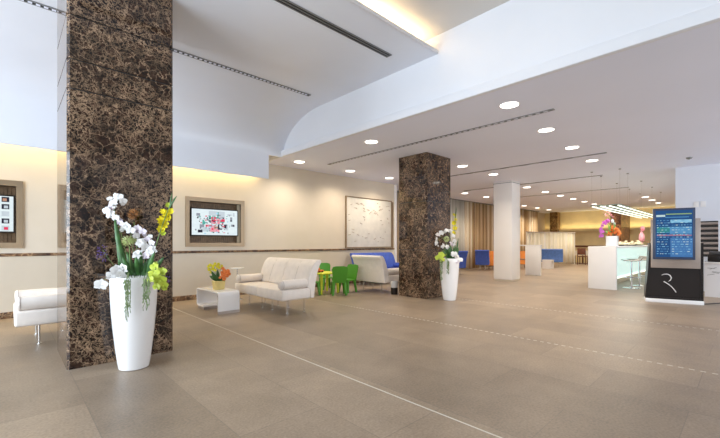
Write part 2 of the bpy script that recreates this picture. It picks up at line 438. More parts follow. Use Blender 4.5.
# glazed fronts behind the viewer
for nm, ax in (('window_1', 0), ('window_2', 1)):
    mb = MB()
    for i in range(8):
        t = -5.9 + i*(2.6 if ax == 0 else 1.9)
        if ax == 0: mb.box((t, -5.98, 0), (t+.08, -5.86, LC+.9))
        else: mb.box((-5.98, t, 0), (-5.86, t+.08, LC+.9))
    for z in (0, 2.9, LC+.9):
        if ax == 0: mb.box((-5.9, -5.98, z), (12.5, -5.86, z+.08))
        else: mb.box((-5.98, -5.9, z), (-5.86, 8.1, z+.08))
    struct(mb, nm, M['slat'])

# ------------------------------------------------------------------ slot diffusers and downlights
def slot(p, q, wd, z, label, two=False, seg=None):
    ax = 0 if abs(q[0]-p[0]) > abs(q[1]-p[1]) else 1
    r = thing('slot_diffuser', (p[0], p[1], z), label, 'air vent', 'slot air vents in the ceilings')
    L = abs(q[ax]-p[ax])
    def bx(mb, a0, a1, b0, b1, z0, z1):
        if ax == 0: mb.box((a0, b0, z0), (a1, b1, z1))
        else: mb.box((b0, a0, z0), (b1, a1, z1))
    mb = MB(); bx(mb, 0, L, -wd/2, wd/2, -.006, -.001); mb.build('slot_opening', M['dark'], r)
    mb = MB()
    for s in ([-1, 1, 0] if two else [-1, 1]): bx(mb, -.01, L+.01, s*wd/2-.006, s*wd/2+.006, -.014, -.001)
    for e in (0, L): bx(mb, e-.008, e+.008, -wd/2, wd/2, -.013, -.001)
    mb.build('slot_frame', M['slat'], r)
    if seg:
        mb = MB(); t = seg
        while t < L - .02: bx(mb, t-seg*.27, t+seg*.27, -wd/2+.006, wd/2-.006, -.012, -.004); t += seg
        mb.build('slat', M['slat' if two else 'low_ceiling'], r)
slot((.6, 3.62), (4.02, 3.62), .085, HC, 'long double slot air vent beside the lit ceiling recess', True)
slot((-1.5, 5.60), (4.03, 5.60), .06, HC, 'long dotted slot air vent in the high ceiling near the cream wall', False, .07)
slot((5.72, 1.96), (5.72, 7.14), .05, LC, 'slot air vent in the lower ceiling, nearest the bulkhead', False, .11)
slot((9.28, 2.12), (9.28, 7.1), .05, LC, 'slot air vent in the lower ceiling, second from the bulkhead', False, .5)
slot((12.27, 2.9), (12.27, 7.3), .05, LC, 'slot air vent in the lower ceiling, third from the bulkhead, over the white column', False, .5)
slot((15.6, 2.9), (15.6, 7.3), .05, LC, 'slot air vent in the lower ceiling, farthest from the bulkhead', False, .5)

first = None
def downlight(x, y, label, warm, power):
    global first
    g = 'recessed round ceiling downlights'
    if first is None:
        r = thing('ceiling_downlight', (x, y, LC), label, 'ceiling light', g)
        MB().lathe([(.118, -.001), (.130, -.007), (.138, -.005), (.141, .0)], n=24).build('trim_ring', M['trim_white'], r)
        MB().lathe([(0, -.004), (.120, -.004)], n=24).build('lamp_glass', M['lamp'], r)
        first = r
    else: r = dup(first, (x, y, LC), 0, label, g)
    l = bpy.data.lights.new('downlight', 'SPOT'); l.energy = power; l.color = warm; l.spot_size = math.radians(150); l.spot_blend = .9; l.shadow_soft_size = .08
    lo = bpy.data.objects.new('downlight', l); C.objects.link(lo); lo.parent = r; lo.location = (0, 0, -.03)
XS = [5.05, 6.69, 8.31, 9.95, 13.1, 14.78, 16.4, 18.0, 19.6, 21.2, 22.9]
ordn = ['first', 'second', 'third', 'fourth', 'fifth', 'sixth', 'seventh', 'eighth', 'ninth', 'tenth', 'eleventh']
W1 = (1, .86, .68)
for i, x in enumerate(XS):
    y = 5.0 if x < 12 else 5.35
    if not (6.4 < x < 7.4):
        downlight(x, y, '%s downlight from the bulkhead in the middle row of the lower ceiling' % ordn[i - (1 if i > 1 else 0)], W1, 60 if x < 12 else 85)
for i, x in enumerate([5.05, 6.69, 8.25, 12.9, 14.6, 19.5, 21.2, 22.9]):
    downlight(x, 7.42 if x < 10 else (7.65 if x < 16 else 8.1), '%s downlight from the bulkhead in the row beside the cream wall and curtains' % ordn[i], W1, 46 if x < 12 else 70)
for i, (x, y) in enumerate([(5.11, 2.33), (6.70, 2.41), (8.31, 2.49), (9.96, 2.56)]):
    downlight(x, y, '%s downlight from the bulkhead in the row leading to the bar' % ordn[i], W1, 60 if x < 12 else 85)
for i, x in enumerate([19.5, 21.1, 22.8]):
    downlight(x, 3.05, '%s of the three far downlights beyond the bar, counted from the bar' % ordn[i], W1, 60 if x < 12 else 85)

# ------------------------------------------------------------------ screens in wall niches
def quad(bm, x0, x1, z0, z1, y, mi):
    f = bm.faces.new([bm.verts.new(p) for p in ((x0, y, z0), (x1, y, z0), (x1, y, z1), (x0, y, z1))]); f.material_index = mi
def tv(nx0, nx1, nz0, nz1, label, kind):
    r = thing('wall_screen', ((nx0+nx1)/2, WY, nz0), label, 'screen', 'screens set in metal wall niches')
    W = (nx1-nx0)/2; H = nz1-nz0; b = .085
    mb = MB()   # mitred surround sloping in to the niche
    o = [(-W, 0), (W, 0), (W, H), (-W, H)]; i_ = [(-W+b, b), (W-b, b), (W-b, H-b), (-W+b, H-b)]
    V = lambda p, y: mb.bm.verts.new((p[0], y, p[1]))
    O0 = [V(p, .0) for p in o]; O1 = [V(p, -.03) for p in o]; I0 = [V(p, -.012) for p in i_]; I1 = [V(p, .05) for p in i_]
    for k in range(4):
        n = (k+1) % 4
        for a, c in ((O0, O1), (O1, I0), (I0, I1)): mb.bm.faces.new((a[k], a[n], c[n], c[k]))
    mb.build('surround', M['bronze'], r)
    mb = MB(); d = .20   # niche box lining (jambs and ledge)
    mb.box((-W+b-.02, .0, b-.02), (-W+b, d, H-b+.02)).box((W-b, .0, b-.02), (W-b+.02, d, H-b+.02)).box((-W+b, .0, b-.02), (W-b, d, b))
    mb.build('niche_lining', M['lining'], r)
    mb = MB().box((-W+b, .0, H-b), (W-b, d, H-b+.02)).box((-W+b-.02, d, b-.02), (W-b+.02, d+.02, H-b+.02))
    for k in range(24): 
        xx = -W+b+.02+k*(2*W-2*b-.04)/23
        mb.box((xx-.008, d-.012, b), (xx+.008, d, H-b))
    mb.build('slatted_back', M['niche'], r)
    sw, sh, zc = W-b-.035, .305, H/2+.01
    scr = MB().box((-sw, .10, zc-sh), (sw, .145, zc+sh), .006).build('display', M['black'], r, loc=(.025, 0, 0))
    MB().box((-.2, .14, zc-.1), (.2, .192, zc+.1)).build('bracket', M['dark'], r)
    cols = [(.80, .93, 1), (.80, .05, .12), (.90, .35, .42), (.30, .33, .38), (.10, .42, .36), (.60, .68, .74), (.03, .03, .05), (.55, .30, .20), (.45, .74, .90)]
    mats = [em('screen_colour_%d' % i, c, .92) for i, c in enumerate(cols)]
    mb = MB(); rn = random.Random(3 if kind else 8); e = .022
    quad(mb.bm, -sw+e, sw-e, zc-sh+e, zc+sh-e, .0985, 0)
    def rc(cx, cz, w_, h_, mi, lay): quad(mb.bm, cx-w_, cx+w_, zc+cz-h_, zc+cz+h_, .0975-.0004*lay, mi)
    lay = 1
    if kind == 1:
        for (cx, cz, w_, h_, mi) in [(.03, .12, .18, .12, 4), (-.05, .2, .1, .05, 5), (.14, .16, .07, .09, 5), (.0, .03, .10, .06, 2), (-.04, .05, .05, .07, 1), (-.12, -.08, .10, .025, 1),
                                     (-.05, -.14, .14, .07, 2), (.02, -.1, .05, .05, 7), (.10, -.1, .05, .06, 6), (.12, -.1, .02, .03, 0), (.24, -.1, .05, .07, 5), (.22, -.09, .03, .045, 6), (.16, .05, .05, .03, 1),
                                     (-.30, -.1, .05, .05, 3), (-.26, .0, .03, .05, 4), (-.22, -.16, .1, .05, 5), (-.38, .16, .04, .03, 3), (.36, .08, .025, .05, 3), (.40, -.06, .04, .025, 3), (.32, .18, .05, .02, 5), (.42, .19, .02, .04, 5), (-.34, -.2, .05, .03, 6)]:
            rc(cx, cz, w_, h_, mi, lay); lay += 1
        for k in range(150):
            cx = rn.gauss(-.06, .2); cz = rn.gauss(-.03, .13)
            if abs(cz) < .25 and abs(cx) < .45: rc(cx, cz, rn.uniform(.006, .022), rn.uniform(.005, .018), rn.choice([0, 8, 0, 1, 3, 4, 6, 6, 3, 5]), lay); lay += .12
    else:
        for a in range(8):
            for c in range(5):
                cx = -.42+a*.12; cz = -.23+c*.115
                rc(cx, cz, .045, .04, rn.choice([6, 3, 5, 6]), 1)
                rc(cx+rn.uniform(-.015, .015), cz-.005, .024, .022, rn.choice([1, 7, 8, 2, 5, 6]), 2)
    mb.build('picture', mats, scr, fix=False)
tv(*NICHES[0], 'lit screen with a red and white picture in a metal niche near the sofa', 1)
tv(*NICHES[1], 'lit screen showing a grid of thumbnails in a metal niche at the left edge', 0)

# relief picture
r = thing('relief_picture', (7.14, WY, 1.05), 'large square white relief picture with scattered small brown marks on the cream wall', 'picture')
MB().box((.03, -.035, .03), (1.97, -.005, 1.50), .004).build('canvas', M['cloth'], r)
mb = MB()
for a, b in (((0, -.05, 0), (.03, 0, 1.53)), ((1.97, -.05, 0), (2.0, 0, 1.53)), ((.03, -.05, 0), (1.97, 0, .03)), ((.03, -.05, 1.50), (1.97, 0, 1.53))): mb.box(a, b)
mb.build('frame', M['bronze'], r)
mb = MB(); rn = random.Random(5)
for k in range(48):
    x, z = rn.uniform(.12, 1.88), rn.uniform(.12, 1.4); a = rn.uniform(-.5, .5); L = rn.uniform(.015, .05)
    mb.box((x-L, -.048, z-.009), (x+L, -.03, z+.009), rot=Matrix.Rotation(a, 3, 'Y'))
o = mb.build('relief_marks', M['pot_yellow'], r); 
o.data.materials[0] = mat('brown_relief', (.50, .42, .33), .6, noise=(5, .2))
struct(MB().box((9.19, WY-.02, 1.03), (9.25, WY, 2.55)), 'trim_10', M['bronze'])

# ------------------------------------------------------------------ sofas
def sofa(name, L, label, group, body='leather', modules=2, loc=(0, 0, 0), rz=0, bolsters=(0, 1), bol='leather'):
    """front faces -X, length along Y from 0 to L, origin at the near front corner"""
    r = thing(name, loc, label, 'sofa' if modules > 1 else 'armchair', group, rz)
    mL = L/modules
    for k in range(modules):
        y0, y1 = k*mL+.004, (k+1)*mL-.004
        s = MB().box((0, y0, .25), (.575, y1, .43), .028, seg=3).build('seat', M[body], r)
        # curved backrest rising and leaning back
        path = [(.50, .44), (.54, .56), (.585, .70), (.64, .82), (.71, .895), (.79, .905), (.82, .87), (.775, .80), (.725, .68), (.685, .52), (.665, .36), (.655, .25), (.575, .25), (.565, .40)]
        mb = MB(); mb.prism(path, 'y', y0, y1)
        b = mb.build('backrest', M[body], r)
        md = b.modifiers.new('bevel', 'BEVEL'); md.width = .018; md.segments = 3; md.limit_method = 'ANGLE'; md.angle_limit = 1.0
        mb = MB()
        for t in (.5,): mb.tube([(.498, y0+mL*t, .45), (.548, y0+mL*t, .59), (.60, y0+mL*t, .745), (.68, y0+mL*t, .87)], .003, 6)
        mb.build('seam', M['leather_edge' if body == 'leather' else body], b)
        f = MB()
        xa, xb, ya, yb = .22, .56, y0+.18, y1-.18
        f.box((xa-.01, ya-.01, .225), (xb+.01, yb+.01, .255))
        f.build('base_frame', M['slat'], r)
        for px, py in ((xa, ya), (xa, yb), (xb, ya), (xb, yb)):
            MB().cyl((px, py, .0), (px, py, .23), .012, n=10).cyl((px, py, 0), (px, py, .008), .024, n=12).build('leg', M['chrome'], r)
    for e in bolsters:
        yc = .085 if e == 0 else L-.085
        mb = MB()
        n = 20; R = .078; prof = [(0, -.005), (R*.8, 0), (R*.97, .012), (R, .03), (R, .49), (R*.97, .508), (R*.8, .52), (0, .525)]
        mb.lathe(prof, n=n)
        for v in mb.bm.verts: v.co = Vector((v.co.z+.015, v.co.x*1.05+yc, v.co.y+.43+R))
        b = mb.build('bolster', M[bol], r)
        MB().tube([(.02+.026, yc+R*1.06*math.cos(t), .43+R+R*1.01*math.sin(t)) for t in [2*PI*i/24 for i in range(25)]], .004, 6).build('piping', M['leather_edge'], b)
    return r
sofa('lounge_sofa', 1.72, 'cream leather two-seat sofa with bolster arms beside the white coffee table', 'cream leather lounge seats', loc=(3.20, 5.20, 0))
sofa('lounge_armchair', 1.0, 'cream leather armchair half hidden behind the near marble column', 'cream leather lounge seats', modules=1, loc=(.05, 5.65, 0))
# faces +X : rotate by pi
sofa('lounge_armchair', 1.0, 'cream leather armchair seen from behind, left of the middle marble column', 'cream leather lounge seats', modules=1, loc=(7.06, 6.90, 0), rz=PI)
sofa('lounge_sofa', 1.75, 'royal blue two-seat sofa against the cream wall under the relief picture', 'blue lounge seats', body='blue', bol='blue', loc=(8.95, 7.22, 0), rz=PI/2) 

# coffee table
def coffee_table():
    r = thing('coffee_table', (2.545, 6.12, 0), 'low gloss white waterfall coffee table with rounded corners', 'table')
    L, W, H, t, R = .98, .38, .375, .028, .07
    def arc(cx, cz, rr, a0, a1, n=7): return [(cx+rr*math.cos(a0+(a1-a0)*i/n), cz+rr*math.sin(a0+(a1-a0)*i/n)) for i in range(n+1)]
    outer = [(0, .045)] + arc(R, H-R, R, PI, PI/2) + arc(L-R, H-R, R, PI/2, 0) + arc(L-R, .045+R, R, 0, -PI/2) + [(L-.36, .045)]
    inner = [(L-.36, .045+t)] + arc(L-R, .045+R, R-t, -PI/2, 0) + arc(L-R, H-R, R-t, 0, PI/2) + arc(R, H-R, R-t, PI/2, PI) + [(t, .045)]
    mb = MB(); prof = outer+inner
    mb.prism(prof, 'x', 0, W)
    bm = mb.bm
    o = mb.build('table_body', M['gloss_white'], r)
    md = o.modifiers.new('bevel', 'BEVEL'); md.width = .004; md.segments = 2; md.limit_method = 'ANGLE'
    MB().box((.0, .0, .0), (W, .03, .045)).build('foot', M['silver'], r)
    MB().box((.01, L-.34, .0), (W-.01, L-.06, .045)).build('foot', M['silver'], r)
coffee_table()
r = thing('side_table', (3.55, 7.55, 0), 'small round white side table on a thin stem behind the cream sofa', 'table')
MB().lathe([(0, .655), (.13, .655), (.14, .662), (.14, .668), (.13, .675), (0, .675)], n=28).build('tabletop', M['gloss_white'], r)
MB().cyl((0, 0, .01), (0, 0, .656), .012).build('stem', M['chrome'], r)
MB().lathe([(0, 0), (.13, 0), (.13, .008), (.02, .016), (0, .016)], n=28).build('base', M['chrome'], r)

# ------------------------------------------------------------------ children's furniture
def kid_chair(loc, rz, label):
    r = thing('child_chair', loc, label, 'chair', "green children's chairs around the small table", rz)
    seat = MB().box((-.16, -.15, .285), (.16, .15, .315), .012).build('seat', M['green_plastic'], r)
    prof = [(-.155, .30), (-.165, .44), (-.185, .60), (-.16, .655), (-.09, .672), (.09, .672), (.16, .655), (.185, .60), (.165, .44), (.155, .30)]
    mb = MB(); mb.prism(prof, 'y', .125, .15)
    for v in mb.bm.verts: v.co.y += (v.co.z-.3)*.16
    # hand slot in the back
    b = mb.build('backrest', M['green_plastic'], r)
    for sx in (-1, 1):
        for sy in (-1, 1):
            MB().cyl((sx*.155, sy*.15, 0), (sx*.125, sy*.115, .29), .026, .034, 12).build('leg', M['green_plastic'], r)
    return r
k0 = kid_chair((5.57, 6.58, 0), math.radians(148), "green plastic child's chair nearest the viewer, its back to the lobby")
dup(k0, (6.02, 6.78, 0), math.radians(-85), "green plastic child's chair nearest the cream armchair")
dup(k0, (6.02, 7.60, 0), math.radians(-15), "green plastic child's chair against the wall behind the yellow table")
dup(k0, (5.06, 6.98, 0), math.radians(85), "green plastic child's chair nearest the cream sofa")
r = thing('child_table', (5.54, 7.08, 0), "low yellow-green children's table between the green chairs", 'table')
MB().box((-.30, -.26, .46), (.30, .26, .495), .015).build('tabletop', M['yellow_plastic'], r)
for sx in (-1, 1):
    for sy in (-1, 1): MB().cyl((sx*.25, sy*.21, 0), (sx*.235, sy*.195, .465), .026, .036, 12).build('leg', M['yellow_plastic'], r)
tr = thing('toy_truck', (5.42, 7.10, .495), 'orange-red toy on the small yellow table', 'toy')
MB().box((-.09, -.04, .02), (.09, .04, .06), .008).box((-.085, -.038, .06), (-.02, .038, .115), .01).build('body', M['red_plastic'], tr)
for sx in (-.05, .05): MB().cyl((sx, -.045, .02), (sx, .045, .02), .02, n=14).build('wheel', M['black'], tr)

# ------------------------------------------------------------------ flowers
def blossom_mesh(kind, m, seed):
    """blossom facing +Z, about 1 unit wide; returns mesh"""
    rn = random.Random(seed); mb = MB()
    if kind == 'orchid':
        for i in range(3):
            a = 2*PI*i/3 + PI/2 + rn.uniform(-.1, .1); mb.petal((0, 0, 0), (.5*math.cos(a), .5*math.sin(a), rn.uniform(-.05, .08)), .36, (0, 0, 1), .12)
        for a in (.35, PI-.35): mb.petal((0, 0, .02), (.52*math.cos(a), .52*math.sin(a), .06), .58, (0, 0, 1), .14)
        mb.petal((0, 0, .03), (0, -.22, .18), .22, (0, .6, .8), .3)
    elif kind == 'ball':
        for i in range(46):
            z = 1-2*(i+.5)/46; a = i*2.39996; q = math.sqrt(1-z*z); d = Vector((q*math.cos(a), q*math.sin(a), z))
            t = d.cross(Vector((.3, .2, .9))).normalized(); mb.petal(d*.22, d*.46+t*.08, .17, t, .2, 3)
    elif kind == 'ruffle':
        for k, (n, rr, zz) in enumerate(((6, .5, .0), (5, .38, .12), (4, .22, .24))):
            for i in range(n):
                a = 2*PI*i/n + k*.5 + rn.uniform(-.15, .15)
                mb.petal((0, 0, zz*.3), (rr*math.cos(a), rr*math.sin(a), zz+rn.uniform(-.05, .08)), .44-.06*k, (0, 0, 1), .22)
    elif kind == 'trumpet':
        for i in range(6):
            a = 2*PI*i/6 + rn.uniform(-.1, .1)
            mb.petal((.04*math.cos(a), .04*math.sin(a), -.35), (.46*math.cos(a), .46*math.sin(a), .14), .34, (math.cos(a)*-.6, math.sin(a)*-.6, .8), -.14)
    elif kind == 'spray':
        for i in range(26):
            d = Vector((rn.gauss(0, 1), rn.gauss(0, 1), rn.gauss(.4, 1))).normalized()*rn.uniform(.25, .5)
            mb.petal(d*.85, d*1.15+Vector((0, 0, .03)), .10, d.orthogonal(), .2, 3)
    me = bpy.data.meshes.new(kind); mb.bm.to_mesh(me); mb.bm.free(); me.materials.append(m); return me
BM = {}
def blossom(parent, pos, kind, m, size, face, name='blossom'):
    k = (kind, m.name, random.randint(0, 2))
    if k not in BM: BM[k] = blossom_mesh(kind, m, hash(kind) % 7 + k[2] + 3)
    o = bpy.data.objects.new(name, BM[k]); C.objects.link(o); o.parent = parent; o.location = pos
    q = Vector(face).normalized().to_track_quat('Z', 'Y'); o.rotation_euler = (q.to_matrix() @ Matrix.Rotation(random.uniform(-.4, .4), 3, 'Z')).to_euler()
    o.scale = (size,)*3
    return o
CAMDIR = Vector((-.4, -.9, .1))
FS = 1.0
def stem_flower(name, base, pts, heads, label, cat='flower', group=None, sm='stem', rad=.0035, leaves=()):
    """base world point; pts, heads relative to base; heads: (pos, kind, mat, size)"""
    r = thing(name, base, label, cat, group)
    MB().tube([(0, 0, 0)]+pts, rad, 7).build('stem', M[sm], r)
    for (p, kind, m, s) in heads:
        f = CAMDIR + Vector((random.uniform(-.7, .7), random.uniform(-.3, .3), random.uniform(-.4, .5)))
        blossom(r, p, kind, M[m], s*1.22, f)
        if kind in ('orchid', 'trumpet'):   # a second half-open bloom behind
            blossom(r, Vector(p)+Vector((random.uniform(-.02, .02), random.uniform(.0, .03), random.uniform(-.025, .025))), 'ruffle' if kind == 'orchid' else kind, M[m], s*.85, f+Vector((random.uniform(-.8, .8), 0, random.uniform(-.8, .8))))
    for (a, b, wd) in leaves:
        d = Vector(b)-Vector(a)
        mb = MB().petal(a, b, wd, CAMDIR+Vector((0, 0, .3)), .07, 8, .6); mb.build('leaf', M['leaf'], r, solid=.0015)
    return r

def vase(loc, label):
    r = thing('floor_vase', loc, label, 'vase', 'tall white floor vases')
    prof = [(0, 0), (.118, 0), (.128, .006), (.138, .06), (.156, .20), (.173, .36), (.187, .52), (.196, .68), (.200, .80), (.200, .875), (.197, .88), (.190, .878), (.188, .80), (.180, .70), (0, .70)]
    MB().lathe(prof, n=48).build('vase_body', M['gloss_white'], r)
    MB().lathe([(0, .80), (.1, .815), (.187, .80)], n=32).build('moss_filling', M['moss'], r)
    return r
V1 = Vector((.884, 4.105, 0)); V2 = Vector((6.74, 4.36, 0))
vase(V1, 'tall tapering white floor vase in front of the near marble column')
vase(V2, 'tall tapering white floor vase in front of the middle marble column')
# offsets along the image: right on screen and up
Rr = Vector((.725, -.6887, 0)); Ff = Vector((.6887, .725, 0))
def off(px, py, V, Z, cx, d=0):
    """offset from the vase axis given by picture distance; d pushes away from the viewer"""
    return (px-cx)/370.5*Z
def arrangement(V, cx, Z, items, which):
    top = .83
    for it in items:
        nm, lab, cat, sx, st, heads, leaves, rad = it
        base = V + Vector((sx*.6, sx*-.5, top-.005))
        def w(px, py, d=0):
            k = Z + d
            u = (px-360)/370.5
            P = Vector((k*(.6887+.725*u), k*(.725-.6887*u), 1.2+(243-py)/370.5*k))
            return P-base
        pts = [w(*p) for p in st]; hs = [(w(*h[0]), h[1], h[2], h[3]) for h in heads]
        lv = [(w(*a), w(*b), wd) for a, b, wd in leaves]
        stem_flower(nm, base, pts, hs, lab, cat, which, 'stem', rad, lv)
def tendril(V, cx, Z, xs, y0, y1, lab, grp):
    k = Z - .235; r = None
    u = (cx-360)/370.5
    P0 = Vector((k*(.6887+.725*u), k*(.725-.6887*u), 1.2+(243-y0)/370.5*k))
    r = thing('trailing_moss', P0, lab, 'plant', grp); rn = random.Random(int(cx*7))
    mb = MB()
    for i in range(9):
        xo = rn.uniform(-.032, .032); L = (y1-y0)/370.5*k*rn.uniform(.45, 1)
        pts = [Vector((xo*.7+rn.uniform(-.006, .006), -xo*.6+rn.uniform(-.004, .004)-.004-.022*math.sin(PI*min(1, t/6))*0, -L*t/9)) for t in range(10)]
        pts = [Vector((.05, .11, .03)) + Vector((0, 0, .0)), Vector((.02, .05, .055))]+pts if i < 5 else pts
        mb.tube(pts, .0028, 5)
    mb.build('strand', M['moss'], r)
    mb = MB()
    for i in range(40):
        t = rn.random(); xo = rn.uniform(-.03, .03); L = (y1-y0)/370.5*k*.8
        p = Vector((xo*.7, -xo*.6-.008, -L*t*t)); mb.petal(p, p+Vector((rn.uniform(-.015, .015), -.006, -.03)), .012, (-.5, -.8, 0), .1, 3)
    mb.build('leaf', M['moss'], r)

g1 = 'flowers in the near white vase'
items = [
 ('orchid_spray', 'white orchid spray arching high on the left of the near vase', 'flower', -.06,
   [(128, 262, .02), (124, 245, .02), (119, 225), (114, 210), (116, 202), (120, 199)],
   [((119, 198), 'orchid', 'petal_white', .075), ((114, 203, -.02), 'orchid', 'petal_white', .07), ((123, 201, .01), 'orchid', 'petal_white', .06), ((107, 211, -.02), 'orchid', 'petal_white', .065),
    ((111, 214), 'orchid', 'petal_white', .07), ((116, 218, -.01), 'orchid', 'petal_white', .06), ((120, 223), 'orchid', 'petal_lilac', .06), ((112, 207, .02), 'orchid', 'petal_lilac', .06), ((110, 199), 'orchid', 'petal_white', .045)], [], .003),
 ('orchid_spray', 'white orchids at mid height in the middle of the near vase', 'flower', .0,
   [(136, 265, .0), (133, 248, .01), (131, 234), (133, 228)],
   [((127, 226, -.02), 'orchid', 'petal_white', .075), ((131, 231, -.03), 'orchid', 'petal_white', .07), ((124, 228), 'orchid', 'petal_white', .05), ((138, 229, .01), 'orchid', 'petal_lilac', .07), ((143, 232, .0), 'orchid', 'petal_lilac', .06), ((136, 236, -.02), 'orchid', 'petal_white', .06)], [], .003),
 ('orchid_spray', 'dense white blossoms right of centre in the near vase', 'flower', .05,
   [(144, 266, .0), (145, 254, .0), (146, 244)],
   [((141, 243, -.03), 'ruffle', 'petal_white', .08), ((146, 248, -.02), 'orchid', 'petal_white', .08), ((138, 255, -.05), 'ruffle', 'petal_white', .085), ((146, 256, -.04), 'orchid', 'petal_lilac', .07), ((152, 251, -.02), 'ruffle', 'petal_white', .09), ((152, 243, .0), 'orchid', 'petal_white', .055), ((150, 237, .02), 'orchid', 'petal_white', .045), ((147, 240), 'orchid', 'petal_lilac', .06)], [], .003),
 ('orchid_spray', 'white orchids hanging over the left rim of the near vase', 'flower', -.10,
   [(122, 270, -.06), (114, 272, -.1), (104, 280, -.12)],
   [((117, 271, -.14), 'orchid', 'petal_white', .10), ((123, 269, -.12), 'orchid', 'petal_white', .09), ((111, 275, -.14), 'orchid', 'petal_white', .07), ((101, 285, -.14), 'orchid', 'petal_white', .095), ((120, 275, -.16), 'orchid', 'petal_white', .07)], [], .003),
 ('carnation', 'pale green pompon flower on a straight stem in the near vase', 'flower', -.02,
   [(130, 262, -.05), (129.5, 246, -.05)], [((128, 241, -.06), 'ball', 'petal_cream', .10), ((132, 240, -.03), 'ball', 'petal_cream', .075)], [], .004),
 ('cymbidium_spray', 'lime yellow blossoms over the right rim of the near vase', 'flower', .12,
   [(150, 270, -.06), (156, 272, -.08)],
   [((154, 275, -.12), 'orchid', 'petal_lime', .095), ((160, 280, -.1), 'orchid', 'petal_lime', .10), ((155, 267, -.08), 'orchid', 'petal_lime', .075), ((163, 285, -.1), 'orchid', 'petal_lime', .075), ((151, 280, -.14), 'orchid', 'petal_lime', .07), ((162, 272, -.06), 'orchid', 'petal_lime', .08), ((157, 287, -.13), 'orchid', 'petal_lime', .06)], [], .003),
 ('gladiolus', 'yellow gladiolus spike leaning right out of the near vase', 'flower', .10,
   [(150, 262, .0), (156, 245, .0), (162, 226), (168, 210), (174, 199)],
   [((170, 211), 'trumpet', 'petal_yellow', .06), ((165, 213), 'trumpet', 'petal_yellow', .065), ((161, 220), 'trumpet', 'petal_yellow', .07), ((167, 217), 'trumpet', 'petal_yellow', .07), ((161, 229), 'trumpet', 'petal_yellow', .065), ((164, 224), 'trumpet', 'petal_yellow', .075), ((168, 205, .01), 'trumpet', 'petal_lime', .045), ((163, 233), 'trumpet', 'petal_lime', .045)],
   [((168, 210), (177, 196), .02), ((170, 208), (172, 193), .014)], .004),
 ('statice', 'small purple sprigs on the left of the near vase', 'flower', -.13, [(116, 268, .0), (108, 258, .03), (103, 250, .03)],
   [((102, 250, .03), 'spray', 'petal_purple', .085), ((104, 257, .03), 'spray', 'petal_purple', .075), ((99, 256, .03), 'spray', 'petal_purple', .05)], [], .002),
 ('statice', 'small purple sprigs right of the near vase', 'flower', .15, [(156, 272, .03), (167, 278, .03)],
   [((168, 279, .03), 'spray', 'petal_purple', .06), ((154, 243, .05), 'spray', 'petal_purple', .05)], [], .002),
 ('protea', 'rust coloured flower high in the middle of the near vase', 'flower', .03, [(138, 262, .05), (136, 240, .06), (134, 222, .06)],
   [((133, 214, .06), 'ball', 'petal_rust', .10), ((138, 211, .06), 'spray', 'petal_rust', .08)], [], .003),
 ('leaf_spray', 'long green sword leaves on the left of the near vase', 'plant', -.04, [(124, 268, .0)], [],
   [((125, 274, .0), (115, 218), .045), ((121, 272, .02), (118, 228, .04), .035), ((128, 272, .02), (120, 240, .05), .03)], .003),
 ('leaf_spray', 'dark green foliage filling the mouth of the near vase', 'plant', .0, [(136, 272, .0)], [],
   [((130+i*2.1, 276, -.02), (118+i*4.6, 262 - (i % 3)*5, -.10 + .04*(i % 4)), .045) for i in range(11)], .003),
]
arrangement(V1, 134, 3.585, items, g1)
tendril(V1, 127, 3.585, 0, 279, 322, 'grey green moss trailing down the left front of the near vase', g1)
tendril(V1, 146, 3.585, 0, 279, 312, 'grey green moss trailing down the right front of the near vase', g1)
g2 = 'flowers in the vase by the middle column'
def q(lst): return lst
